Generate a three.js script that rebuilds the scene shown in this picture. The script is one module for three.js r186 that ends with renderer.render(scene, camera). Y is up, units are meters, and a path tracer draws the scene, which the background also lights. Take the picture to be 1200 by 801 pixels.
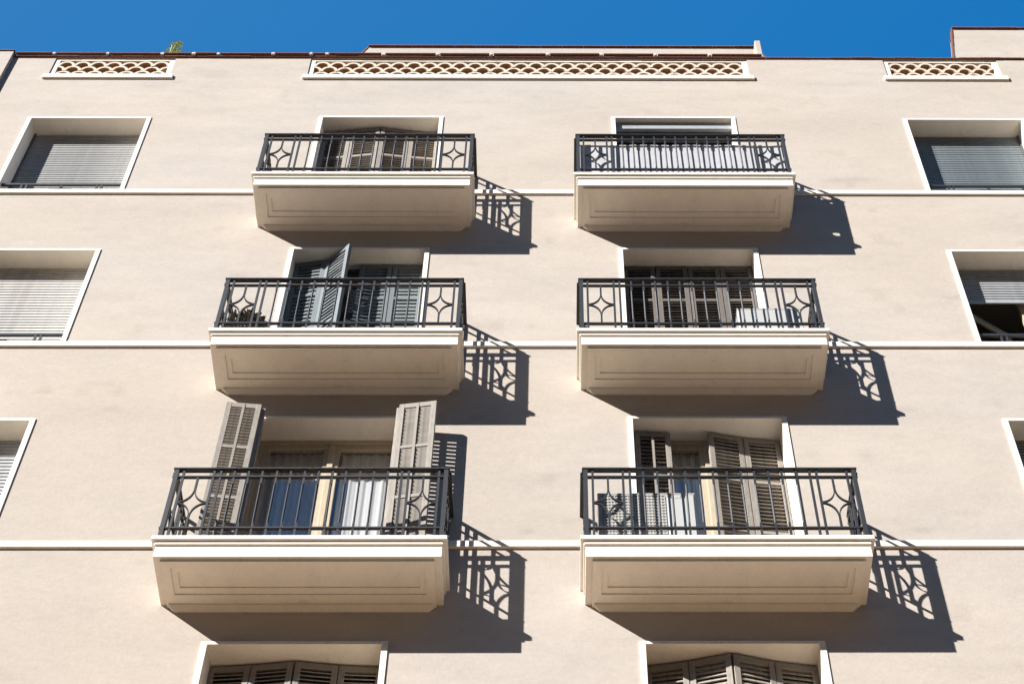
import * as THREE from 'three';
import { RoundedBoxGeometry } from 'three/addons/geometries/RoundedBoxGeometry.js';
import { ConvexGeometry } from 'three/addons/geometries/ConvexGeometry.js';
import { mergeGeometries } from 'three/addons/utils/BufferGeometryUtils.js';

// ---------------------------------------------------------------- camera
// y = 0 is the street; G is the height of the second-floor string course, the datum of the facade.
const G = 14.18, H = 3.15;
const scene = new THREE.Scene();
const camera = new THREE.PerspectiveCamera(2 * Math.atan(400.5 / 2133.5) * 180 / Math.PI, 1200 / 801, 0.1, 3000);
camera.position.set(0, G - 12.5304, 10.9779);
camera.rotation.set(55 * Math.PI / 180, -1.102 * Math.PI / 180, -0.8625 * Math.PI / 180, 'YXZ');
camera.setViewOffset(1200, 801, -72, 0, 1200, 801);

// ---------------------------------------------------------------- sky and sun
const SUN = new THREE.Vector3(-1.216, 1.035, 1).normalize();
{
  const w = 512, h = 256, data = new Float32Array(w * h * 4), d = new THREE.Vector3();
  for (let j = 0; j < h; j++) for (let i = 0; i < w; i++) {
    const phi = ((i + 0.5) / w - 0.5) * 2 * Math.PI, el = ((j + 0.5) / h - 0.5) * Math.PI;
    d.set(Math.cos(el) * Math.cos(phi), Math.sin(el), Math.cos(el) * Math.sin(phi));
    const s = Math.max(0, d.y), g = Math.max(0, d.dot(SUN));
    const hz = Math.pow(1 - s, 5);                       // paler towards the horizon
    const au = 0.05 * Math.pow(g, 8) + 0.15 * Math.pow(g, 60), br = Math.pow(g, 1.6);   // brighter air round the sun
    const k = (j * w + i) * 4;
    data[k] = 0.0048 + 0.045 * br + 0.10 * hz + au;
    data[k + 1] = 0.0905 + 0.055 * br + 0.09 * hz + au * 0.95;
    data[k + 2] = 0.258 + 0.05 * br + 0.03 * hz + au * 0.85;
    data[k + 3] = 1;
  }
  const sky = new THREE.DataTexture(data, w, h, THREE.RGBAFormat, THREE.FloatType);
  sky.mapping = THREE.EquirectangularReflectionMapping; sky.magFilter = THREE.LinearFilter; sky.needsUpdate = true;
  scene.background = sky; scene.environment = sky;
}
const sun = new THREE.DirectionalLight(new THREE.Color(1, 0.99, 0.965), 5);
sun.position.copy(SUN).multiplyScalar(60).add(new THREE.Vector3(0, 18, 0));
sun.target.position.set(0, 18, 0);
sun.castShadow = true; sun.shadow.mapSize.set(4096, 4096);
Object.assign(sun.shadow.camera, { left: -14, right: 14, top: 14, bottom: -14, near: 1, far: 140 });
scene.add(sun, sun.target);
const renderer = new THREE.WebGLRenderer({ antialias: true });
renderer.toneMapping = THREE.LinearToneMapping; renderer.toneMappingExposure = 2.0;
renderer.shadowMap.enabled = true;

// ---------------------------------------------------------------- helpers
let seed = 7; const rnd = () => (seed = (seed * 16807) % 2147483647) / 2147483647;
const rr = (a, b) => a + (b - a) * rnd();
const taken = {};
const numbered = n => { const k = taken[n] = (taken[n] ?? -1) + 1; return k ? n + '_' + String(k).padStart(3, '0') : n; };
function thing(name, label, category, x = 0, y = 0, z = 0, group) {
  const o = new THREE.Group(); o.name = numbered(name); o.position.set(x, y, z);
  o.userData = { label, category }; if (group) o.userData.group = group;
  scene.add(o); return o;
}
function part(name, geo, mat, parent, x = 0, y = 0, z = 0) {
  const m = new THREE.Mesh(geo, mat); m.name = name; m.position.set(x, y, z); m.castShadow = m.receiveShadow = true;
  parent.add(m); return m;
}
function group(name, parent) { const g = new THREE.Group(); g.name = name; parent.add(g); return g; }
// axis-aligned box given by its extents
function bx(x0, x1, y0, y1, z0, z1) { const g = new THREE.BoxGeometry(x1 - x0, y1 - y0, z1 - z0); g.translate((x0 + x1) / 2, (y0 + y1) / 2, (z0 + z1) / 2); return g; }
function rbx(x0, x1, y0, y1, z0, z1, r = 0.006) { const g = new RoundedBoxGeometry(x1 - x0, y1 - y0, z1 - z0, 2, r); g.translate((x0 + x1) / 2, (y0 + y1) / 2, (z0 + z1) / 2); return boxUV(g); }
function merge(list) { const l = list.map(g => { let q = g.index ? g.toNonIndexed() : g; for (const k of Object.keys(q.attributes)) if (!['position', 'normal', 'uv'].includes(k)) q.deleteAttribute(k); return q; }); return mergeGeometries(l); }
// uv in metres by the dominant axis of the normal
function boxUV(g) {
  const p = g.attributes.position, n = g.attributes.normal, uv = new Float32Array(p.count * 2);
  for (let i = 0; i < p.count; i++) {
    const ax = Math.abs(n.getX(i)), ay = Math.abs(n.getY(i)), az = Math.abs(n.getZ(i));
    const x = p.getX(i), y = p.getY(i), z = p.getZ(i);
    if (az >= ax && az >= ay) { uv[2 * i] = x; uv[2 * i + 1] = y; } else if (ax >= ay) { uv[2 * i] = z; uv[2 * i + 1] = y; } else { uv[2 * i] = x; uv[2 * i + 1] = z; }
  }
  g.setAttribute('uv', new THREE.BufferAttribute(uv, 2)); return g;
}
function rectPath(C, x0, y0, x1, y1) { const p = new C(); p.moveTo(x0, y0); p.lineTo(x1, y0); p.lineTo(x1, y1); p.lineTo(x0, y1); p.closePath(); return p; }
function extr(shape, depth, z0 = 0, curveSegments = 12, bevel = 0) {
  const g = new THREE.ExtrudeGeometry(shape, { depth, curveSegments, bevelEnabled: bevel > 0, bevelSize: bevel, bevelThickness: bevel, bevelSegments: 1, bevelOffset: -bevel });
  g.translate(0, 0, z0); return g;
}
// value noise, tiling with period pw x ph
function lattice(pw, ph, s) { const a = new Float32Array(pw * ph); let q = s; for (let i = 0; i < a.length; i++) { q = (q * 16807) % 2147483647; a[i] = q / 2147483647; } return a; }
function noiseLayer(w, h, pw, ph, s) {
  const L = lattice(pw, ph, s), out = new Float32Array(w * h), f = t => t * t * (3 - 2 * t);
  for (let j = 0; j < h; j++) { const v = j / h * ph, v0 = Math.floor(v), fv = f(v - v0), a = (v0 % ph) * pw, b = ((v0 + 1) % ph) * pw;
    for (let i = 0; i < w; i++) { const u = i / w * pw, u0 = Math.floor(u), fu = f(u - u0), c = u0 % pw, d = (u0 + 1) % pw;
      out[j * w + i] = (L[a + c] * (1 - fu) + L[a + d] * fu) * (1 - fv) + (L[b + c] * (1 - fu) + L[b + d] * fu) * fv - 0.5; } }
  return out;
}
function tex(w, h, fn, srgb) {
  const data = new Uint8Array(w * h * 4);
  for (let i = 0; i < w * h; i++) { const c = fn(i); for (let k = 0; k < 3; k++) data[i * 4 + k] = Math.max(0, Math.min(255, c[k])); data[i * 4 + 3] = 255; }
  const t = new THREE.DataTexture(data, w, h); t.magFilter = THREE.LinearFilter; t.minFilter = THREE.LinearMipmapLinearFilter; t.generateMipmaps = true;
  t.wrapS = t.wrapT = THREE.RepeatWrapping; if (srgb) t.colorSpace = THREE.SRGBColorSpace; t.needsUpdate = true; return t;
}
const srgb = v => 255 * (v <= 0.0031308 ? 12.92 * v : 1.055 * Math.pow(v, 1 / 2.4) - 0.055);

// ---------------------------------------------------------------- materials
const lin = (r, g, b) => new THREE.Color().setRGB(r, g, b);
const M = {};
{
  // facade render: one map over the whole front (X -7.3..9, y 8.6..24.3), trowelled left-right, with grey and pink patches
  const w = 1536, h = 1480;
  const A = noiseLayer(w, h, 7, 9, 11), B = noiseLayer(w, h, 18, 44, 23), C = noiseLayer(w, h, 50, 150, 37), D = noiseLayer(w, h, 240, 560, 51), E2 = noiseLayer(w, h, 760, 740, 67), P = noiseLayer(w, h, 10, 14, 83), Q = noiseLayer(w, h, 90, 110, 97);
  const patch = (i, j) => {                              // pale re-plastered patch below the left window
    const X = -7.3 + i / w * 16.3, y = 8.6 + j / h * 15.7 - G, dx = (X + 5.62 + 0.25 * (y - 2.2)) / 0.13, dy = (y - 2.25) / 0.38;
    const n = 1.4 * B[j * w + i] + 1.2 * Q[j * w + i]; return Math.max(0, Math.min(1, (1 - Math.hypot(dx, dy) + n) * 3));
  };
  const t = tex(w, h, k => {
    const i = k % w, j = (k / w) | 0;
    const v = 1 + 0.04 * A[k] + 0.08 * B[k] + 0.07 * C[k] + 0.05 * D[k] + 0.07 * E2[k] - 0.10 * Math.max(0, P[k] - 0.12) * (1 + 2 * C[k]) - 0.16 * Math.max(0, Q[k] * B[k] * 4 - 0.18);
    const warm = 1 + 0.07 * P[k] + 0.05 * A[k] + 0.03 * B[k], p = patch(i, j) * 0.05;
    return [srgb(0.468 * v * (1 + p)), srgb(0.401 * v * (1 + p) / (0.35 * warm + 0.65)), srgb(0.339 * v * (1 + p * 1.5) / warm)];
  }, true);
  t.wrapS = t.wrapT = THREE.MirroredRepeatWrapping;
  t.repeat.set(1 / 16.3, 1 / 15.7); t.offset.set(7.3 / 16.3, -8.6 / 15.7);
  const a = noiseLayer(512, 512, 200, 200, 3), b = noiseLayer(512, 512, 60, 60, 5), c = noiseLayer(512, 512, 14, 22, 9);
  const bump = tex(512, 512, k => { const v = 128 + 90 * a[k] + 60 * b[k] + 60 * c[k]; return [v, v, v]; });
  bump.repeat.set(0.8, 0.8);
  M.wall = new THREE.MeshStandardMaterial({ map: t, bumpMap: bump, bumpScale: 0.0018, roughness: 0.95 });
  // painted white stucco for trims and balconies
  const s1 = noiseLayer(512, 512, 12, 5, 31), s2 = noiseLayer(512, 512, 60, 40, 33), s3 = noiseLayer(512, 512, 256, 256, 35);
  const wt = tex(512, 512, k => { const v = 1 + 0.06 * s1[k] + 0.05 * s2[k] + 0.04 * s3[k] - 0.25 * Math.max(0, s1[k] * s2[k] * 4 - 0.3); return [srgb(0.83 * v), srgb(0.765 * v), srgb(0.665 * v)]; }, true);
  wt.repeat.set(0.7, 0.7);
  const b2 = bump.clone(); b2.repeat.set(1.6, 1.6);
  M.trim = new THREE.MeshStandardMaterial({ map: wt, bumpMap: b2, bumpScale: 0.002, roughness: 0.85 });
  const lt = tex(256, 256, k => { const q = (k % 256) * 2 + ((k / 256) | 0) * 1024, v = 1 + 0.2 * s2[q] + 0.12 * s3[q]; return [srgb(0.60 * v), srgb(0.51 * v), srgb(0.415 * v)]; }, true);
  M.tileWhite = new THREE.MeshStandardMaterial({ map: lt, roughness: 0.9 });
  const ct = tex(256, 256, k => { const q = (k % 256) * 2 + ((k / 256) | 0) * 1024, v = 1 + 0.5 * s2[q] + 0.3 * s3[q]; return [srgb(0.17 * v), srgb(0.068 * v), srgb(0.047 * v)]; }, true);
  M.clay = new THREE.MeshStandardMaterial({ map: ct, roughness: 0.9 });
  M.rawClay = new THREE.MeshStandardMaterial({ color: lin(0.44, 0.28, 0.155), roughness: 0.95 });
  M.floorTile = new THREE.MeshStandardMaterial({ map: ct, color: lin(1.3, 1.2, 1.1), roughness: 0.8 });
  M.mortar = new THREE.MeshStandardMaterial({ map: lt, roughness: 0.95 });
  // wood and paint of the shutters: streaky along the grain (v axis)
  const woodTex = (r, g, bb, amp, se) => { const n1 = noiseLayer(256, 256, 60, 4, se), n2 = noiseLayer(256, 256, 20, 20, se + 2), n3 = noiseLayer(256, 256, 128, 40, se + 4); const T = tex(256, 256, k => { const v = 1 + amp * (0.5 * n1[k] + 0.5 * n2[k] + 0.4 * n3[k]); return [srgb(r * v), srgb(g * v), srgb(bb * v)]; }, true); T.repeat.set(2, 0.8); return T; };
  const wood = (r, g, bb, amp, se, ro = 0.75) => new THREE.MeshStandardMaterial({ map: woodTex(r, g, bb, amp, se), roughness: ro });
  M.taupe = wood(0.30, 0.260, 0.218, 0.45, 101);
  M.taupeDark = wood(0.16, 0.13, 0.105, 0.5, 111);
  M.slate = wood(0.148, 0.166, 0.172, 0.35, 121);
  M.umber = wood(0.14, 0.118, 0.10, 0.5, 131);
  M.cream = wood(0.50, 0.41, 0.29, 0.25, 141, 0.5);
  M.darkFrame = wood(0.045, 0.05, 0.055, 0.3, 151, 0.5);
  const irT = tex(128, 128, k => { const q = (k % 128) * 4 + ((k / 128) | 0) * 2048, v = 1 + 0.5 * s2[q] + 0.3 * s3[q]; return [srgb(0.029 * v), srgb(0.029 * v), srgb(0.030 * v)]; }, true);
  M.iron = new THREE.MeshStandardMaterial({ map: irT, roughness: 0.5, metalness: 0.0 });
  const slatTex = (r, g, bb, se) => { const n1 = noiseLayer(256, 256, 6, 50, se), n2 = noiseLayer(256, 256, 40, 40, se + 2); const T = tex(256, 256, k => { const v = 1 + 0.16 * n1[k] + 0.16 * n2[k]; return [srgb(r * v), srgb(g * v), srgb(bb * v)]; }, true); T.repeat.set(0.6, 0.6); return T; };
  const slatM = (r, g, bb, se, ro = 0.5) => new THREE.MeshStandardMaterial({ map: slatTex(r, g, bb, se), roughness: ro });
  M.rollGrey = slatM(0.42, 0.41, 0.395, 201); M.rollCream = slatM(0.56, 0.53, 0.485, 211); M.rollBlue = slatM(0.23, 0.26, 0.272, 221, 0.42); M.rollMid = slatM(0.36, 0.365, 0.37, 231);
  M.glass = new THREE.MeshPhysicalMaterial({ color: 0xffffff, transmission: 1, thickness: 0, roughness: 0.01, ior: 1.55 });
  M.curtain = new THREE.MeshPhysicalMaterial({ color: lin(0.70, 0.69, 0.665), roughness: 0.95, transmission: 0.3, thickness: 0, side: THREE.DoubleSide });
  const f1 = noiseLayer(256, 256, 128, 128, 301), f2 = noiseLayer(256, 256, 10, 14, 303);
  const ft = tex(256, 256, k => { const v = 1 + 0.2 * f1[k] + 0.12 * f2[k]; return [srgb(0.52 * v), srgb(0.505 * v), srgb(0.515 * v)]; }, true); ft.repeat.set(3, 3);
  M.screen = new THREE.MeshPhysicalMaterial({ map: ft, roughness: 1, transmission: 0.15, thickness: 0, side: THREE.DoubleSide });
  M.acWhite = new THREE.MeshStandardMaterial({ color: lin(0.47, 0.46, 0.435), roughness: 0.5 });
  M.acDark = new THREE.MeshStandardMaterial({ color: lin(0.10, 0.10, 0.10), roughness: 0.6 });
  M.coil = new THREE.MeshStandardMaterial({ color: lin(0.33, 0.295, 0.255), roughness: 0.7 });
  M.acWire = new THREE.MeshStandardMaterial({ color: lin(0.50, 0.48, 0.45), roughness: 0.5 });
  M.dark = new THREE.MeshStandardMaterial({ color: lin(0.05, 0.045, 0.04), roughness: 0.9 });
  M.room = new THREE.MeshStandardMaterial({ color: lin(0.22, 0.19, 0.16), roughness: 0.95 });
  M.pot = new THREE.MeshStandardMaterial({ color: lin(0.30, 0.12, 0.07), roughness: 0.9 });
  M.soil = new THREE.MeshStandardMaterial({ color: lin(0.05, 0.035, 0.025), roughness: 1 });
  M.leafDry = new THREE.MeshPhysicalMaterial({ color: lin(0.20, 0.19, 0.15), roughness: 0.8, side: THREE.DoubleSide });
  M.leafDark = new THREE.MeshPhysicalMaterial({ color: lin(0.06, 0.075, 0.045), roughness: 0.7, side: THREE.DoubleSide });
  M.leafWeed = new THREE.MeshPhysicalMaterial({ color: lin(0.44, 0.46, 0.06), roughness: 0.8, transmission: 0.3, thickness: 0, side: THREE.DoubleSide });
  M.plastic = new THREE.MeshPhysicalMaterial({ color: lin(0.55, 0.66, 0.78), roughness: 0.35 });
  const gp = noiseLayer(512, 512, 100, 100, 401), gq = noiseLayer(512, 512, 12, 12, 403);
  const gt = tex(512, 512, k => { const v = 1 + 0.3 * gp[k] + 0.4 * gq[k]; return [srgb(0.36 * v), srgb(0.225 * v), srgb(0.115 * v)]; }, true); gt.repeat.set(0.25, 0.25);
  M.paving = new THREE.MeshStandardMaterial({ map: gt, roughness: 0.95 });
  const at = gt.clone(); at.repeat.set(0.5, 0.5);
  M.ochre = new THREE.MeshStandardMaterial({ map: gt.clone(), roughness: 0.95 }); M.ochre.map.repeat.set(0.3, 0.3); M.ochre.color = lin(1.2, 1.3, 1.45);
  M.asphalt = new THREE.MeshStandardMaterial({ map: at, color: lin(0.22, 0.33, 0.6), roughness: 0.95 });
}

// ---------------------------------------------------------------- the street
const struct = (name, geo, mat) => { const m = part(name, geo, mat, scene); m.userData.kind = 'structure'; return m; };
struct('ground', boxUV(bx(-400, 400, -0.5, -0.004, -400, 400)), M.paving);
struct('pavement', boxUV(bx(-120, 120, -0.004, 0.12, -0.5, 12.4)), M.paving);
struct('pavement', boxUV(bx(-120, 120, -0.004, 0.12, 54, 60.2)), M.paving);
struct('road', boxUV(bx(-120, 120, -0.003, 0.004, 12.4, 54)), M.asphalt);

// the tall block across the avenue, behind the photographer: closes off the low sky and throws warm light back
{
  const t = thing('facing_building', 'ochre rendered apartment block facing across the wide avenue', 'building', 0, 0, 60);
  const sh = rectPath(THREE.Shape, -90, 0, 90, 54.4);
  for (let f = 0; f < 15; f++) for (let i = -20; i <= 20; i++) sh.holes.push(rectPath(THREE.Path, i * 4 - 0.6, 4.6 + f * 3.1, i * 4 + 0.6, 6.6 + f * 3.1));
  part('facade_wall', extr(sh, 0.35), M.ochre, t);
  part('body', bx(-90, 90, 0, 54.0, 0.6, 11), M.room, t);
  part('cornice', rbx(-90.1, 90.1, 54.2, 54.6, -0.25, 0.6, 0.02), M.trim, t);
  const pane = bx(-0.62, 0.62, -1.02, 1.02, 0.25, 0.27);
  for (let f = 0; f < 15; f++) for (let i = -5; i <= 5; i++) part('window_panel', pane, M.taupeDark, t, i * 4, 5.6 + f * 3.1, 0.1);
}
// ---------------------------------------------------------------- the building
const XL = -7.279, XR = 9.0, YT = G + 9.82, Z_IN = -0.42;
const COLS = { L: { door: -2.195, slab: -2.184 }, R: { door: 1.526, slab: 1.507 } };
const DW = 0.794, DTOP = 1.850, DBOT = -0.613;           // half width, top and bottom of the door openings
const building = thing('apartment_building', 'cream rendered apartment building with white trim and roof parapet', 'building', 0, 0, 0);
const fy = f => G + (f - 2) * H;                           // course height of a floor
const openings = [];
for (const f of [1, 2, 3, 4]) for (const c of ['L', 'R']) openings.push({ k: 'door', f, c, x0: COLS[c].door - DW, x1: COLS[c].door + DW, y0: fy(f) + DBOT, y1: fy(f) + DTOP });
for (const f of [2, 3, 4]) for (const [x0, x1, c] of [[-6.679, -5.112, 'L'], [4.458, 6.022, 'R']]) openings.push({ k: 'window', f, c, x0, x1, y0: fy(f) - 0.030, y1: fy(f) + 1.815 });
const panels = [{ x0: -6.70, x1: -5.09, c: 'L' }, { x0: -3.272, x1: 2.612, c: 'C' }, { x0: 4.452, x1: 5.995, c: 'R' }];
const PY0 = G + 9.292, PY1 = YT - 0.005;
{
  const sh = rectPath(THREE.Shape, XL, 0, XR, YT);
  for (const o of openings) sh.holes.push(rectPath(THREE.Path, o.x0, o.y0, o.x1, o.y1));
  for (const p of panels) sh.holes.push(rectPath(THREE.Path, p.x0, PY0, p.x1, PY1));
  part('facade_wall', extr(sh, -Z_IN, Z_IN), M.wall, building);
  // shell behind the front: rooms, party walls, roof terrace
  part('party_wall', bx(XL, XL + 0.3, 0, YT - 0.6, -9, Z_IN), M.wall, building);
  part('party_wall', bx(XR - 0.3, XR, 0, YT - 0.6, -9, Z_IN), M.wall, building);
  part('rear_wall', bx(XL, XR, 0, YT - 0.6, -9.3, -9), M.wall, building);
  part('room_wall', bx(XL + 0.3, XR - 0.3, 0.2, YT - 0.9, -4.1, -4), M.room, building);
  part('roof_terrace', bx(XL + 0.3, XR - 0.3, YT - 0.9, YT - 0.6, -9, Z_IN), M.clay, building);
  for (const f of [1, 2, 3, 4]) part('floor_slab', bx(XL + 0.3, XR - 0.3, fy(f) - 0.93, fy(f) + DBOT, -4, Z_IN), M.room, building);
  for (const x of [-4.2, -0.35, 3.3]) part('partition_wall', bx(x - 0.05, x + 0.05, 0.2, YT - 0.9, -4, Z_IN), M.room, building);
}
// string courses, interrupted by the doors
for (const f of [2, 3, 4]) {
  const ends = [XL, COLS.L.door - DW - 0.002, COLS.L.door + DW + 0.002, COLS.R.door - DW - 0.002, COLS.R.door + DW + 0.002, XR];
  for (let i = 0; i < 6; i += 2) part('string_course', rbx(ends[i], ends[i + 1], fy(f) - 0.108, fy(f) - 0.024, -0.02, 0.027, 0.006), M.trim, building);
  for (const o of openings) if (o.k === 'window' && o.f === f) part('window_sill', bx(o.x0 + 0.004, o.x1 - 0.004, o.y0 - 0.03, o.y0 + 0.012, -0.30, 0.022), M.trim, building);
}
// white surrounds that line the openings
for (const o of openings) {
  const e = 0.0015, s = 0.054, t = 0.036, y0 = o.y0 + (o.k === 'window' ? 0.013 : 0);
  const sh = new THREE.Shape();
  sh.moveTo(o.x0 + e, y0); sh.lineTo(o.x0 + s, y0); sh.lineTo(o.x0 + s, o.y1 - t); sh.lineTo(o.x1 - s, o.y1 - t); sh.lineTo(o.x1 - s, y0); sh.lineTo(o.x1 - e, y0); sh.lineTo(o.x1 - e, o.y1 - e); sh.lineTo(o.x0 + e, o.y1 - e); sh.closePath();
  part(o.k + '_surround', extr(sh, 0.334, -0.32), M.trim, building);
}
// lattice panels of stacked roof tiles in the parapet
const TA = 0.1025, TH = 0.137, TT = 0.0185;
function archGeo(a0, a1) {
  const sh = new THREE.Shape(), n = 14, o = [], q = [];
  for (let i = 0; i <= n; i++) { const t = a0 + (a1 - a0) * i / n; o.push([Math.cos(t) * (TA + TT), Math.sin(t) * (TH + TT) - TH]); q.push([Math.cos(t) * (TA - TT), Math.sin(t) * (TH - TT) - TH]); }
  o.forEach((p, i) => i ? sh.lineTo(...p) : sh.moveTo(...p)); q.reverse().forEach(p => sh.lineTo(...p)); sh.closePath();
  return extr(sh, 0.17, -0.19);
}
const archFull = archGeo(0.12, Math.PI - 0.12), archR = archGeo(0.12, Math.PI / 2), archL = archGeo(Math.PI / 2, Math.PI - 0.12);
for (const p of panels) {
  const g = group('lattice_panel', building);
  const x0 = p.x0 + 0.066, x1 = p.x1 - 0.072, y0 = G + 9.31, y1 = G + 9.760;
  const fs = rectPath(THREE.Shape, p.x0 + 0.002, PY0 + 0.002, p.x1 - 0.002, PY1 - 0.002); fs.holes.push(rectPath(THREE.Path, x0, y0, x1, y1));
  part('panel_frame', extr(fs, 0.19, -0.205), M.trim, g);
  part('panel_back', bx(p.x0 - 0.05, p.x1 + 0.05, PY0 - 0.1, PY1 - 0.03, -0.50, Z_IN - 0.001), M.rawClay, g);
  part('panel_sill', rbx(p.x0 - 0.055, p.x1 + 0.055, G + 9.190, G + 9.290, -0.02, 0.031, 0.007), M.trim, g);
  const n = Math.round((x1 - x0) / (2 * TA)), step = (x1 - x0) / n, sx = step / (2 * TA);
  const put = (geo, x, y) => { const m = part('clay_tile', geo, [M.tileWhite, M.rawClay], g, x, y + rr(-0.003, 0.003), rr(-0.008, 0.004)); m.scale.x = sx * rr(0.985, 1.015); m.rotation.z = rr(-0.02, 0.02); };
  for (let r = 0; r < 4; r++) {
    const y = G + 9.728 - r * TH;
    for (let i = r % 2; i < n; i++) put(archFull, x0 + (i + (r % 2 ? 0 : 0.5)) * step, y);
    if (r % 2) { put(archR, x0, y); put(archL, x1, y); }
  }
}
// clay coping: a lower course of short tiles, an upper course of long ones with mortar lumps between
{
  const lowG = rbx(-0.143, 0.143, 0, 0.020, -0.44, 0.026, 0.003);
  for (let x = XL + 0.15; x < XR - 0.1; x += 0.29) part('coping_tile', lowG, M.clay, building, x, YT + 0.002 + rr(0, 0.002), rr(-0.004, 0.004));
  const dabs = [XL, -6.735, -6.014, -5.282, -4.858, -4.526, -3.786, -3.275, -3.057, -2.299, -1.563, -0.838, -0.077, 0.649, 1.382, 2.116, 2.85];
  for (let i = 0; i < dabs.length - 1; i++) {
    part('coping_tile', rbx(dabs[i] + 0.03, dabs[i + 1] - 0.03, 0, 0.018, -0.46, 0.056, 0.003), M.clay, building, 0, YT + 0.040 + rr(-0.002, 0.003), rr(-0.004, 0.004));
    if (i) part('mortar_joint', rbx(dabs[i] - rr(0.02, 0.03), dabs[i] + rr(0.02, 0.03), 0, 0.052, -0.44, rr(0.045, 0.054), 0.01), M.mortar, building, 0, YT + 0.025);
    part('mortar_bed', bx(dabs[i], dabs[i + 1], 0, 0.018, -0.42, 0.02), M.mortar, building, 0, YT + 0.026);
  }
}
// raised parapets above the roof line, with sloping ends and clay coping
function raised(x0, x1, X0, X1, yTop, z, copeLeft, copeRight) {
  const g = group('raised_parapet', building), yb = YT - 0.6;
  const sh = new THREE.Shape(); sh.moveTo(x0, yb); sh.lineTo(x1, yb); sh.lineTo(X1, yTop); sh.lineTo(X0, yTop); sh.closePath();
  part('parapet_wall', extr(sh, 0.22, z - 0.22), M.wall, g);
  const bar = (ax, ay, bxx, by, n) => { const dx = bxx - ax, dy = by - ay, L = Math.hypot(dx, dy), k = Math.max(1, Math.round(L / 0.3)); for (let i = 0; i < k; i++) { const m = part('coping_tile', rbx(-L / k / 2 + 0.002, L / k / 2 - 0.002, 0.001, 0.024, Math.abs(dy) > 0.1 ? -0.08 : -0.23, Math.abs(dy) > 0.1 ? 0.010 : 0.03, 0.003), M.clay, g, ax + dx * (i + 0.5) / k, ay + dy * (i + 0.5) / k, z + rr(-0.003, 0.003)); m.rotation.z = Math.atan2(dy, dx); } };
  bar(X0 - 0.01, yTop, X1 + 0.01, yTop);
  if (copeLeft) bar(x0 + (X0 - x0) * 0.3, yb + (yTop - yb) * 0.3, X0, yTop);
  if (copeRight) bar(X1, yTop, x1 + (X1 - x1) * 0.3, yb + (yTop - yb) * 0.3);
}
raised(-3.35, 3.65, -2.62, 2.86, G + 11.09, -0.45, true, true);
raised(5.40, 9.0, 5.68, 9.0, G + 11.2, -0.2, true, false);
{
  const p = group('roof_pier', building);
  part('pier_shaft', rbx(2.790, 2.868, YT - 0.3, G + 10.57, -0.30, -0.08, 0.008), M.wall, p);
}
// the neighbour on the left, standing a little proud
{
  const n = thing('neighbouring_building', 'pale rendered building edge standing slightly proud beside the facade', 'building');
  part('facade_wall', boxUV(bx(-13, XL - 0.001, 0, G + 9.89, -9, 0.062)), M.wall, n);
  part('coping', rbx(-13, XL + 0.01, G + 9.891, G + 9.912, -9, 0.078, 0.003), M.clay, n);
}

// ---------------------------------------------------------------- balconies
const LIPW = 1.273, LZ = 0.605, RZ = 0.555, RW = 1.236;
function starBars() {                                       // four concave bars with their stems, centred on x=0,y=0 of the panel
  const a = 0.133, out = [], b = 0.172;
  for (const sx of [-1, 1]) for (const sy of [-1, 1]) {
    const yEnd = sy > 0 ? 0.350 : -0.333, pts = [[0, yEnd], [0, sy * (b + 0.02)]];
    for (let i = 0; i <= 12; i++) { const t = Math.PI / 2 * i / 12; pts.push([sx * (a - a * Math.cos(t)), sy * (b - b * Math.sin(t) + 0.006)]); }
    const q = pts.map(p => new THREE.Vector2(p[0] + sx * 0.0042, p[1])), L = [], R = [], hw = 0.0048;
    q.forEach((p, i) => { const d = q[Math.min(i + 1, q.length - 1)].clone().sub(q[Math.max(i - 1, 0)]).normalize(); L.push([p.x - d.y * hw, p.y + d.x * hw]); R.push([p.x + d.y * hw, p.y - d.x * hw]); });
    const sh = new THREE.Shape(); [...L, ...R.reverse()].forEach((p, i) => i ? sh.lineTo(...p) : sh.moveTo(...p)); sh.closePath();
    out.push(extr(sh, 0.022, -0.011));
  }
  return out;
}
const STAR = starBars();
// heights below are relative to the string course
const RT = 0.343, BAR2 = 0.238, BARB = -0.462, FLOOR = -0.613;
const balGeo = merge([bx(-0.0095, 0.0095, FLOOR, -0.40, -0.0095, 0.0095), bx(-0.0068, 0.0068, -0.40, 0.13, -0.0068, 0.0068).rotateY(Math.PI / 4), bx(-0.0095, 0.0095, 0.13, RT - 0.019, -0.0095, 0.0095)]);
const postGeo = bx(-0.0105, 0.0105, FLOOR, RT - 0.019, -0.0105, 0.0105);
const cornerGeo = bx(-0.019, 0.019, FLOOR, RT - 0.019, -0.019, 0.019);
const slabG = {
  core: boxUV(bx(-1.229, 1.229, -0.847, -0.70, -0.05, 0.565)),
  mould: rbx(-1.246, 1.246, -0.713, -0.66, -0.02, 0.583, 0.016),
  lip: rbx(-LIPW, LIPW, -0.666, FLOOR, -0.02, LZ, 0.007),
};
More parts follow.
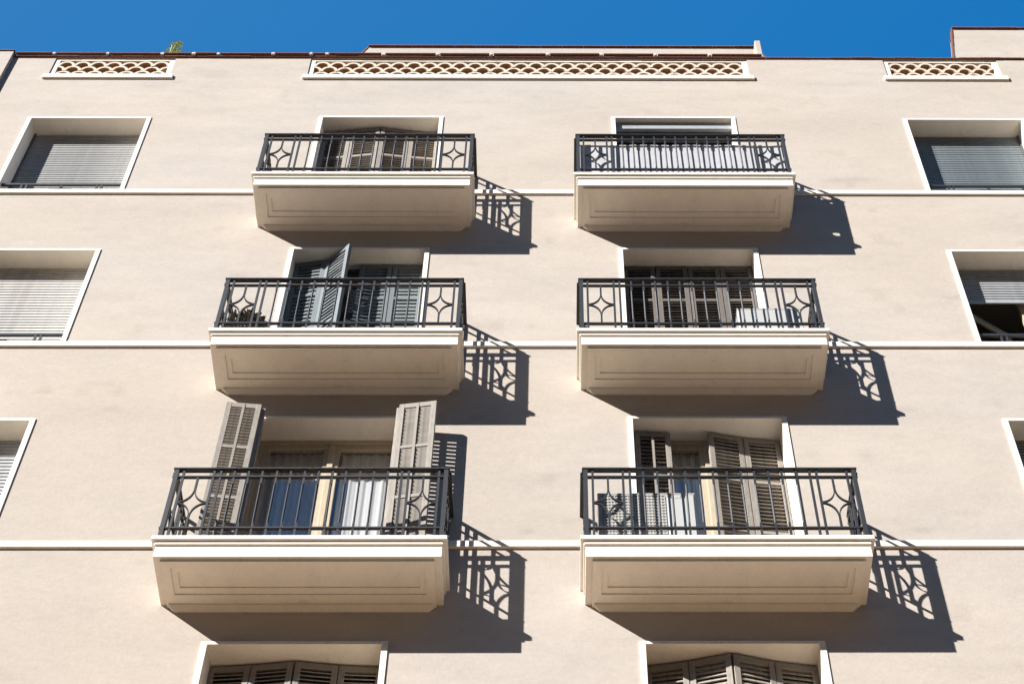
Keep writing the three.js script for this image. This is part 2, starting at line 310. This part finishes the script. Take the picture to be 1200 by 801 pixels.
{
  const fr = (hx, z0, z1, hx2, a0, a1, y0, y1) => { const s = rectPath(THREE.Shape, -hx, -z1, hx, -z0); s.holes.push(rectPath(THREE.Path, -hx2, -a1, hx2, -a0)); const g = extr(s, y1 - y0); g.rotateX(-Math.PI / 2); g.translate(0, y0, 0); return boxUV(g); };
  slabG.floor = boxUV(bx(-1.215, 1.215, FLOOR - 0.01, FLOOR + 0.005, 0.001, LZ - 0.075));
  slabG.frame = fr(1.169, -0.03, 0.535, 1.09, 0.150, 0.462, -0.877, -0.8465);
  slabG.frame2 = fr(1.0895, 0.1505, 0.4615, 1.037, 0.217, 0.400, -0.862, -0.8465);
  const P = (x, y, z) => new THREE.Vector3(x, y, z);
  slabG.bed = boxUV(new ConvexGeometry([P(-1.15, -0.8765, 0.052), P(1.15, -0.8765, 0.052), P(-1.15, -0.893, 0.052), P(1.15, -0.893, 0.052), P(-1.10, -0.934, 0.012), P(1.10, -0.934, 0.012), P(-1.10, -0.934, -0.02), P(1.10, -0.934, -0.02), P(-1.15, -0.8765, -0.02), P(1.15, -0.8765, -0.02)]));
}
function makeBalcony() {
  const b = new THREE.Group();
  const slab = part('slab', slabG.core, M.trim, b);
  part('edge_lip', slabG.lip, M.trim, slab); part('edge_moulding', slabG.mould, M.trim, slab);
  part('soffit_frame', slabG.frame, M.trim, slab); part('soffit_inner_frame', slabG.frame2, M.trim, slab); part('wall_moulding', slabG.bed, M.trim, slab);
  part('floor_paving', slabG.floor, M.floorTile, slab);
  const r = group('railing', b), I = M.iron;
  part('handrail', rbx(-RW - 0.012, RW + 0.012, RT - 0.018, RT, RZ - 0.030, RZ + 0.026, 0.003), I, r);
  for (const s of [-1, 1]) part('handrail', rbx(s * RW - 0.026, s * RW + 0.026, RT - 0.0185, RT - 0.0005, -0.02, RZ - 0.032, 0.003), I, r);
  for (const y of [BAR2, BARB]) {
    part('cross_bar', bx(-RW - 0.01, RW + 0.01, y - 0.017, y, RZ - 0.015, RZ + 0.015), I, r);
    for (const s of [-1, 1]) part('cross_bar', bx(s * (RW - 0.016) - 0.013, s * (RW - 0.016) + 0.013, y - 0.016, y - 0.001, -0.02, RZ - 0.017), I, r);
  }
  const X = u => -RW + u, star = (x, z, ry) => { for (const g of STAR) { const m = part('scroll_bar', g, I, r, x, -0.127, z); m.rotation.y = ry; } };
  for (const s of [-1, 1]) {
    part('corner_post', cornerGeo, I, r, s * (RW - 0.02), 0, RZ);
    for (const u of [0.084, 0.358, 0.42]) part('post', postGeo, I, r, s * (RW - u), 0, RZ);
    star(s * (RW - 0.221), RZ, 0);
    for (const z of [RZ - 0.066, RZ - 0.346, RZ - 0.41, 0.03]) part('post', postGeo, I, r, s * (RW - 0.016), 0, z);
    star(s * (RW - 0.016), RZ - 0.206, Math.PI / 2);
  }
  const n = 12, a = -RW + 0.42, st = (2 * RW - 0.84) / (n + 1);
  for (let i = 1; i <= n; i++) { const m = part('baluster', balGeo, I, r, a + i * st + rr(-0.003, 0.003), 0, RZ); m.rotation.z = rr(-0.004, 0.004); }
  return b;
}
const balLabels = {
  '4L': 'balcony with pale closed shutters bulging behind it, under the roof lattice', '4R': 'balcony with pale cloth tied behind its black railing',
  '3L': 'balcony with a scraggy potted plant and slate blue shutters', '3R': 'balcony with dark brown closed shutters and a plain white box unit',
  '2L': 'balcony with shutters folded wide open on both sides and curtained door', '2R': 'balcony with a grilled air conditioner and half open brown shutters' };
const proto = makeBalcony(); let first = true;
for (const f of [4, 3, 2]) for (const c of ['L', 'R']) {
  const b = first ? proto : proto.clone(); first = false;
  b.name = numbered('balcony'); b.position.set(COLS[c].slab, fy(f), 0);
  b.userData = { label: balLabels[f + c], category: 'balcony', group: 'balconies with black iron railings' };
  scene.add(b);
}

// ---------------------------------------------------------------- louvred folding shutters
const SLAT = {};
function slatGeo(w) { const k = w.toFixed(3); if (!SLAT[k]) { const g = new THREE.BoxGeometry(w, 0.050, 0.010); SLAT[k] = boxUV(g); } return SLAT[k]; }
// a leaf from plan point A (left) to B (right); tilt in degrees from upright, lower edge outward
function leaf(parent, A, B, o) {
  const dx = B[0] - A[0], dz = B[1] - A[1], w = Math.hypot(dx, dz) - 0.004, h = o.h ?? 2.34, st = 0.052, th = 0.044;
  const g = [];
  g.push(rbx(0, st, -h, 0, -th / 2, th / 2, 0.003), rbx(w - st, w, -h, 0, -th / 2, th / 2, 0.003));
  const rails = [0.0, 0.66, 1.40, h - 0.09], rh = [0.065, 0.042, 0.042, 0.09];
  rails.forEach((y, i) => g.push(bx(st - 0.002, w - st + 0.002, -y - rh[i], -y - 0.0005, -th / 2 + 0.002, th / 2 - 0.002)));
  const cols = o.mullion ? [[st, w / 2 - 0.012], [w / 2 + 0.012, w - st]] : [[st, w - st]];
  if (o.mullion) g.push(bx(w / 2 - 0.012, w / 2 + 0.012, -h + 0.01, -0.01, -th / 2 + 0.006, th / 2 + 0.003));
  const m = part('shutter_leaf', merge(g), o.mat, parent, A[0], o.top, A[1]);
  m.rotation.y = -Math.atan2(dz, dx); if (o.lean) m.rotation.z = o.lean;
  const pitch = o.pitch ?? 0.043;
  for (let i = 0; i < 3; i++) {
    const a = rails[i] + rh[i], b = rails[i + 1], n = Math.floor((b - a) / pitch);
    for (let k = 0; k < n; k++) for (const [x0, x1] of cols) {
      const s = part('slat', slatGeo(+(x1 - x0 + 0.004).toFixed(3)), o.mat, m, (x0 + x1) / 2, -a - (k + 0.5) * (b - a) / n, o.dz ?? 0);
      s.rotation.x = -(o.tilt + rr(-3, 3)) * Math.PI / 180 * (o.flip ? -1 : 1);
    }
  }
  return m;
}
const SH = (label) => thing('folding_shutter', label, 'shutter', 0, 0, 0, 'louvred folding shutters on the doors');
function pair(label, f, pts, o) { const s = SH(label); const y = fy(f) + (o.top ?? 1.79); pts.forEach(([A, B, e]) => leaf(s, A, B, { ...o, ...(e || {}), top: y })); return s; }
const T = { mat: M.taupe, tilt: 48 };
pair('left half of slatted shutters at the lower door under the wide open shutters', 1, [[[-2.937, -0.253], [-2.575, -0.226]], [[-2.571, -0.226], [-2.204, -0.182]]], { mat: M.taupe, tilt: 46, top: 1.785 });
pair('right half of slatted shutters at the lower door under the wide open shutters', 1, [[[-2.198, -0.182], [-1.832, -0.231]], [[-1.828, -0.231], [-1.452, -0.253]]], { mat: M.taupe, tilt: 46, top: 1.785 });
pair('left half of pale slatted shutters at the door under the grilled air conditioner', 1, [[[0.790, -0.253], [1.158, -0.186]], [[1.162, -0.186], [1.520, -0.094]]], { mat: M.taupe, tilt: 26, top: 1.785, pitch: 0.052 });
pair('right half of pale slatted shutters at the door under the grilled air conditioner', 1, [[[1.527, -0.094], [1.886, -0.190]], [[1.890, -0.190], [2.262, -0.255]]], { mat: M.taupe, tilt: 26, top: 1.785, pitch: 0.052 });
pair('taupe shutter folded open beside the bluish window pane', 2, [[[-2.925, -0.19], [-2.85, 0.16], { tilt: 50 }], [[-3.205, 0.215], [-2.862, 0.180]]], { mat: M.taupe, tilt: 65, mullion: true, pitch: 0.0435 });
pair('sunlit pale shutter folded open beside the white curtain, casting slatted shadow', 2, [[[-1.520, 0.165], [-1.455, -0.19]], [[-1.508, 0.182], [-1.138, 0.232]]], { mat: M.taupe, tilt: 20, flip: true, mullion: true, pitch: 0.056 });
pair('taupe shutter folded flat beside the jamb above the grilled air conditioner', 2, [[[0.790, -0.235], [1.150, -0.214]], [[0.806, -0.150], [1.164, -0.172]]], { mat: M.taupe, tilt: 40, mullion: true, pitch: 0.055 });
pair('brown slatted shutter half open beside the cream door frame', 2, [[[1.535, -0.162], [1.885, -0.230]], [[1.890, -0.230], [2.262, -0.272]]], { mat: M.taupe, tilt: 60, pitch: 0.053 });
pair('slate blue shutter with one leaf swung outward over the balcony', 3, [[[-2.932, -0.195], [-2.568, -0.145]], [[-2.562, -0.140], [-2.283, 0.088], { tilt: 14 }]], { mat: M.slate, tilt: 12, pitch: 0.064 });
pair('slate blue shutter closed flat in the opening beside the swung leaf', 3, [[[-2.190, -0.205], [-1.823, -0.205]], [[-1.819, -0.205], [-1.452, -0.205]]], { mat: M.slate, tilt: 9, pitch: 0.064 });
pair('dark brown closed shutter in the opening, half away from the white box', 3, [[[0.790, -0.225], [1.157, -0.225]], [[1.161, -0.225], [1.523, -0.225]]], { mat: M.umber, tilt: 50, pitch: 0.052 });
pair('dark brown closed shutter in the opening, half behind the white box', 3, [[[1.528, -0.225], [1.890, -0.225]], [[1.894, -0.225], [2.262, -0.225]]], { mat: M.umber, tilt: 50, pitch: 0.052 });
pair('pale stone shutter, shaded half, bulging in the top door below the lattice', 4, [[[-2.932, -0.215], [-2.568, -0.180]], [[-2.564, -0.180], [-2.203, -0.140]]], { mat: M.taupe, tilt: 50, pitch: 0.05 });
pair('pale stone shutter, sunlit half, bulging in the top door below the lattice', 4, [[[-2.197, -0.140], [-1.832, -0.184]], [[-1.828, -0.184], [-1.455, -0.215]]], { mat: M.taupe, tilt: 50, pitch: 0.05 });

// ---------------------------------------------------------------- glazed doors and curtains
function frenchDoor(label, f, c, mat, z = -0.30) {
  const d = thing('french_door', label, 'door', COLS[c].door, fy(f), z, 'glazed balcony doors');
  const w = DW - 0.056, y0 = FLOOR + 0.002, y1 = 1.812;
  const fs = rectPath(THREE.Shape, -w, y0, w, y1); fs.holes.push(rectPath(THREE.Path, -w + 0.045, y0 + 0.03, w - 0.045, y1 - 0.045));
  part('door_frame', extr(fs, 0.07, -0.035), mat, d);
  for (const s of [-1, 1]) {
    const a = s < 0 ? -w + 0.047 : 0.002, b = s < 0 ? -0.002 : w - 0.047;
    const ss = rectPath(THREE.Shape, a, y0 + 0.033, b, y1 - 0.047); ss.holes.push(rectPath(THREE.Path, a + 0.075, y0 + 0.35, b - 0.075, y1 - 0.12));
    const leafM = part('door_leaf', extr(ss, 0.045, -0.03), mat, d);
    part('pane', bx(a + 0.07, b - 0.07, y0 + 0.345, y1 - 0.115, -0.012, -0.008), M.glass, leafM);
    if (s > 0) part('handle', rbx(a + 0.03, a + 0.045, 0.38, 0.50, 0.015, 0.045, 0.005), M.iron, leafM);
  }
  part('meeting_strip', rbx(-0.028, 0.028, y0 + 0.034, y1 - 0.048, 0.0155, 0.034, 0.004), mat, d);
  return d;
}
frenchDoor('cream wooden french door between the two wide open shutters', 2, 'L', M.cream);
frenchDoor('cream wooden french door partly hidden behind the grilled air conditioner', 2, 'R', M.cream);
frenchDoor('dark framed french door seen past the swung slate blue shutter', 3, 'L', M.darkFrame);
frenchDoor('dark framed glazed door behind the railing hung with cloth', 4, 'R', M.darkFrame, -0.31);
function curtain(label, x0, x1, y0, y1, z, folds, amp, s0, category = 'curtain') {
  const nx = folds * 10, ny = 10, g = new THREE.PlaneGeometry(x1 - x0, y1 - y0, nx, ny), p = g.attributes.position, ph = []; seed = s0;
  for (let i = 0; i < 6; i++) ph.push(rr(0, 6.28));
  for (let i = 0; i < p.count; i++) { const u = (p.getX(i) / (x1 - x0) + 0.5), v = p.getY(i) / (y1 - y0) + 0.5; p.setZ(i, amp * (1 - 0.3 * v) * (Math.sin(u * folds * 6.28 + ph[0] + 1.5 * Math.sin(u * 5 + ph[1])) + 0.4 * Math.sin(u * folds * 13 + ph[2] + v * 0.6))); }
  g.computeVertexNormals();
  const t = thing('curtain', label, category, (x0 + x1) / 2, (y0 + y1) / 2, z, 'white curtains behind the glass');
  part('drape', g, M.curtain, t); const rod = new THREE.CylinderGeometry(0.006, 0.006, x1 - x0 + 0.04, 8); rod.rotateZ(Math.PI / 2); part('curtain_rod', rod, M.acWire, t, 0, (y1 - y0) / 2 - 0.01, 0);
}
curtain('white curtain hanging behind the pane next to the sunlit open shutter', -2.10, -1.53, G - 0.55, G + 1.73, -0.385, 6, 0.008, 17);
curtain('sheer curtain behind the bluish pane next to the shaded open shutter', -2.86, -2.30, G - 0.55, G + 1.73, -0.385, 7, 0.014, 19);
curtain('white curtain behind the narrow pane beside the cream door frame', 0.83, 1.46, G - 0.55, G + 1.73, -0.385, 7, 0.016, 29);

// ---------------------------------------------------------------- windows with roller shutters and guard rails
const prof = new THREE.Shape(); prof.moveTo(-0.004, -0.021); prof.lineTo(0.012, -0.021); prof.quadraticCurveTo(0.0155, -0.019, 0.0155, -0.012); prof.quadraticCurveTo(0.013, 0.008, 0.002, 0.0205); prof.lineTo(-0.004, 0.0205); prof.closePath();
const rollG = (() => { const g = extr(prof, 1.45, -0.725, 4); g.rotateY(-Math.PI / 2); return boxUV(g); })();
function roller(label, o, mat, bottom, P = 0.046, z = -0.245) {
  const t = thing('roller_shutter', label, 'roller shutter', (o.x0 + o.x1) / 2, o.y0, z, 'roller shutters on the side windows');
  const h = o.y1 - o.y0 - 0.04, w = (o.x1 - o.x0) / 2 - 0.056;
  for (let y = h - 0.02; y > bottom; y -= P) { const s = part('slat', rollG, mat, t, 0, y, rr(-0.0008, 0.0008)); s.rotation.x = rr(-0.02, 0.02); s.scale.set((w - 0.006) / 0.725, P / 0.0425, 1); }
  for (const s of [-1, 1]) part('guide_rail', bx(s * w - (s > 0 ? 0.022 : 0), s * w + (s < 0 ? 0.022 : 0), 0.014, h - 0.001, 0.017, 0.034), M.acDark, t);
  part('bottom_bar', rbx(-w + 0.004, w - 0.004, bottom - 0.045, bottom - 0.006, -0.006, 0.014, 0.004), mat, t);
  return t;
}
const W = (f, c) => openings.find(o => o.k === 'window' && o.f === f && o.c === c);
roller('grey closed roller shutter in the window below the roof lattice, beside the building edge', W(4, 'L'), M.rollGrey, 0.06);
roller('cream white closed roller shutter with visible slat lines', W(3, 'L'), M.rollCream, 0.06, 0.054);
roller('plain grey closed roller shutter in the window below the cream one', W(2, 'L'), M.rollMid, 0.06, 0.052);
roller('bluish grey closed roller shutter below the roof lattice on the cloth-railing side', W(4, 'R'), M.rollBlue, 0.06);
roller('grey roller shutter pulled halfway up over an open window', W(3, 'R'), M.rollMid, 1.17, 0.05);
roller('dark grey roller shutter in the window below the half open one', W(2, 'R'), M.rollBlue, 0.06);
const arcG = STAR;
function guard(label, o) {
  const w = (o.x1 - o.x0) / 2 - 0.058, t = thing('window_guard', label, 'window guard', (o.x0 + o.x1) / 2, o.y0 + 0.014, -0.045, 'low iron guards in the side windows'), I = M.iron;
  part('top_bar', bx(-w, w, 0.190, 0.222, -0.016, 0.014), I, t); part('bottom_bar', bx(-w, w, 0.03, 0.045, -0.012, 0.012), I, t);
  for (const f of [-0.66, -0.58, 0.58, 0.66]) part('upright', bx(-0.011, 0.011, 0.0, 0.189, -0.011, 0.011), I, t, f * w);
  for (const g of [STAR[1], STAR[3]]) { const m = part('scroll_bar', g, I, t, 0, 0.10, 0); m.scale.y = 0.25; }
  for (const g of [STAR[0], STAR[2]]) { const m = part('scroll_bar', g, I, t, 0, 0.10, 0); m.scale.y = 0.18; }
}
const gl = { '4L': 'black iron guard before the grey roller shutter beside the building edge', '3L': 'black iron guard before the cream roller shutter', '2L': 'black iron guard in the window below the cream roller shutter', '4R': 'black iron guard before the bluish closed roller shutter', '3R': 'black iron guard before the half raised roller shutter', '2R': 'black iron guard in the window below the half raised shutter' };
for (const f of [4, 3, 2]) for (const c of ['L', 'R']) guard(gl[f + c], W(f, c));
// the window behind the half raised shutter, one sash swung inward
{
  const o = W(3, 'R'), t = thing('casement_window', 'casement window with sash swung inward under the half raised shutter', 'window', (o.x0 + o.x1) / 2, o.y0, -0.36), w = (o.x1 - o.x0) / 2 - 0.06, h = 1.72;
  const fs = rectPath(THREE.Shape, -w, 0.015, w, h + 0.05); fs.holes.push(rectPath(THREE.Path, -w + 0.05, 0.065, w - 0.05, h)); part('window_frame', extr(fs, 0.06, -0.03), M.cream, t);
  const sash = (x, turn) => {
    const sw = w - 0.06, ss = rectPath(THREE.Shape, 0, 0, sw, 1.10); ss.holes.push(rectPath(THREE.Path, 0.06, 0.06, sw - 0.06, 1.04));
    const m = part('sash', extr(ss, 0.04, -0.02), M.acWire, t, x, 0.07, 0.0); m.rotation.y = turn;
    part('pane', bx(0.055, sw - 0.055, 0.055, 1.045, -0.002, 0.002), M.glass, m);
  };
  sash(-w + 0.055, 0.55); 
  part('mullion', rbx(-0.035, 0.035, 0.066, h - 0.001, -0.03, 0.034, 0.004), M.cream, t);
  const sw = w - 0.09; const s2 = rectPath(THREE.Shape, 0.04, 0.07, 0.04 + sw, h - 0.006); s2.holes.push(rectPath(THREE.Path, 0.10, 0.13, sw - 0.02, h - 0.07));
  const m2 = part('sash', extr(s2, 0.04, -0.02), M.cream, t); part('pane', bx(0.095, sw - 0.015, 0.125, h - 0.065, -0.002, 0.002), M.glass, m2);
}
// shutter box over the top door behind the cloth
{
  const t = thing('shutter_box', 'grey shutter box under the lintel above the cloth-hung railing', 'shutter box', COLS.R.door, fy(4), -0.058), w = DW - 0.057;
  part('housing', rbx(-w, w, 1.655, 1.811, -0.20, 0, 0.006), M.rollMid, t);
  part('end_flap', bx(-w + 0.01, w - 0.01, 1.62, 1.654, -0.06, -0.05), M.acDark, t);
}
// ---------------------------------------------------------------- cloth along the top balcony
{
  const t = thing('railing_cloth', 'pale lilac grey cloth stretched inside the black balcony railing', 'cloth', COLS.R.slab, fy(4), 0);
  const sheet = (L, y0, y1) => { const g = new THREE.PlaneGeometry(L, y1 - y0, Math.round(L * 24), 12), p = g.attributes.position; for (let i = 0; i < p.count; i++) { const x = p.getX(i), y = p.getY(i); p.setZ(i, 0.0025 * Math.sin(x * 11.5 + 0.4) * (0.6 + 0.4 * Math.sin(y * 6)) + 0.0012 * Math.sin(x * 37 + y * 9)); } g.computeVertexNormals(); return g; };
  part('cloth_front', sheet(2 * RW - 0.07, -0.44, 0.215), M.screen, t, 0, -0.113, RZ - 0.055);
  for (const s of [-1, 1]) { const m = part('cloth_side', sheet(RZ - 0.09, -0.44, 0.21), M.screen, t, s * (RW - 0.045), -0.115, (RZ - 0.04) / 2); m.rotation.y = s * Math.PI / 2; }
}
// ---------------------------------------------------------------- air conditioners
function acUnit(label, f, x0, x1, top, grille) {                // stands on the balcony floor on two feet
  const h = top - FLOOR - 0.055, t = thing('air_conditioner', label, 'air conditioner', (x0 + x1) / 2, fy(f) + FLOOR + 0.055, 0.335), w = (x1 - x0) / 2;
  part('casing', rbx(-w, w, 0, h, -0.13, 0.13, 0.012), M.acWhite, t);
  part('lid', rbx(-w - 0.004, w + 0.004, h - 0.012, h + 0.006, -0.134, 0.134, 0.004), M.acWhite, t);
  for (const s of [-1, 1]) part('foot', rbx(s * (w - 0.12) - 0.03, s * (w - 0.12) + 0.03, -0.049, -0.001, -0.14, 0.13, 0.004), M.acDark, t);
  if (grille) {
    const gx0 = -w + 0.03, gx1 = -w + 0.60, gr = group('grille', t);
    part('coil', bx(gx0, gx1, 0.03, h - 0.03, 0.1305, 0.133), M.coil, gr);
    for (let x = gx0; x <= gx1 + 0.001; x += 0.03) part('wire', bx(x - 0.0045, x + 0.0045, 0.03, h - 0.03, 0.134, 0.137), M.acWire, gr);
    for (let y = 0.03; y <= h - 0.029; y += 0.04) part('wire', bx(gx0, gx1, y - 0.0045, y + 0.0045, 0.1373, 0.140), M.acWire, gr);
    part('service_panel', rbx(gx1 + 0.025, w - 0.01, 0.02, h - 0.03, 0.128, 0.138, 0.004), M.acWhite, t);
    for (let k = 0; k < 3; k++) part('vent_slot', bx(gx1 + 0.06 + k * 0.035, gx1 + 0.085 + k * 0.035, h - 0.075, h - 0.068, 0.1375, 0.1387), M.acDark, t);
  } else part('access_panel', rbx(-w + 0.03, w - 0.16, 0.03, h - 0.03, 0.126, 0.1335, 0.003), M.acWhite, t);
}
acUnit('white air conditioner with wire grille beside the folded taupe shutter', 2, 0.40, 1.27, 0.105, true);
acUnit('plain white box-shaped air conditioner in front of dark brown shutters', 3, 1.90, 2.56, -0.065, false);
// ---------------------------------------------------------------- plants
function leafy(t, n, R, Ht, size, mats, y0, lean = 0) {
  const lg = []; const base = new THREE.PlaneGeometry(1, 1, 1, 3), bp = base.attributes.position;
  for (let i = 0; i < bp.count; i++) { const v = bp.getY(i) + 0.5; bp.setX(i, bp.getX(i) * Math.sin(Math.PI * Math.min(0.97, v * 0.9 + 0.08))); bp.setZ(i, 0.3 * v * v); bp.setY(i, v); }
  base.computeVertexNormals();
  const q = new THREE.Quaternion(), e = new THREE.Euler(), m4 = new THREE.Matrix4(), lists = mats.map(() => []);
  for (let i = 0; i < n; i++) {
    const a = rr(0, 6.28), v = Math.pow(rnd(), 0.8), r = R * Math.sqrt(rnd()) * (0.45 + 0.75 * Math.sin(Math.PI * Math.min(0.95, v + 0.12)));
    e.set(rr(0.2, 1.5), a + rr(-0.6, 0.6), rr(-0.5, 0.5), 'YXZ'); q.setFromEuler(e); const s = size * rr(0.6, 1.4);
    m4.compose(new THREE.Vector3(Math.sin(a) * r + lean * v, y0 + v * Ht, Math.cos(a) * r), q, new THREE.Vector3(s * rr(0.3, 0.5), s, s));
    lists[Math.floor(rnd() * mats.length)].push(base.clone().applyMatrix4(m4));
  }
  lists.forEach((l, i) => { const m = part('foliage', merge(l), mats[i], t); m.userData.kind = 'stuff'; });
  for (let i = 0; i < 7; i++) { const a = rr(0, 6.28), c = new THREE.CatmullRomCurve3([new THREE.Vector3(0, y0 - 0.05, 0), new THREE.Vector3(Math.sin(a) * R * 0.3, y0 + Ht * 0.4, Math.cos(a) * R * 0.3), new THREE.Vector3(Math.sin(a) * R * 0.8 + lean, y0 + Ht * 0.85, Math.cos(a) * R * 0.8)]); part('stem', new THREE.TubeGeometry(c, 8, 0.005, 5), mats[0], t); }
}
seed = 4242;
{
  const t = thing('potted_plant', 'scraggy dark potted plant behind the railing near the slate blue shutters', 'plant', -3.20, fy(3) + FLOOR, 0.25);
  part('pot', new THREE.LatheGeometry([[0.001, 0], [0.09, 0], [0.125, 0.2], [0.135, 0.2], [0.135, 0.225], [0.115, 0.225], [0.11, 0.19], [0.001, 0.185]].map(p => new THREE.Vector2(...p)), 28), M.pot, t);
  part('soil', new THREE.CylinderGeometry(0.112, 0.112, 0.01, 20), M.soil, t, 0, 0.2, 0);
  leafy(t, 620, 0.21, 0.40, 0.06, [M.leafDark, M.leafDry, M.leafDry], 0.22, 0.05);
}
{
  const t = thing('roof_weed', 'yellow green weed growing on top of the parapet', 'plant', -5.20, YT + 0.066, -0.05); leafy(t, 110, 0.09, 0.42, 0.042, [M.leafWeed, M.leafWeed], 0.02, 0.04);
  const u = thing('roof_weed', 'tiny dry weed sprouting on the parapet near the taller weed', 'plant', -5.47, YT + 0.066, -0.03); leafy(u, 40, 0.035, 0.07, 0.03, [M.leafWeed], 0.01);
}
renderer.render(scene, camera);
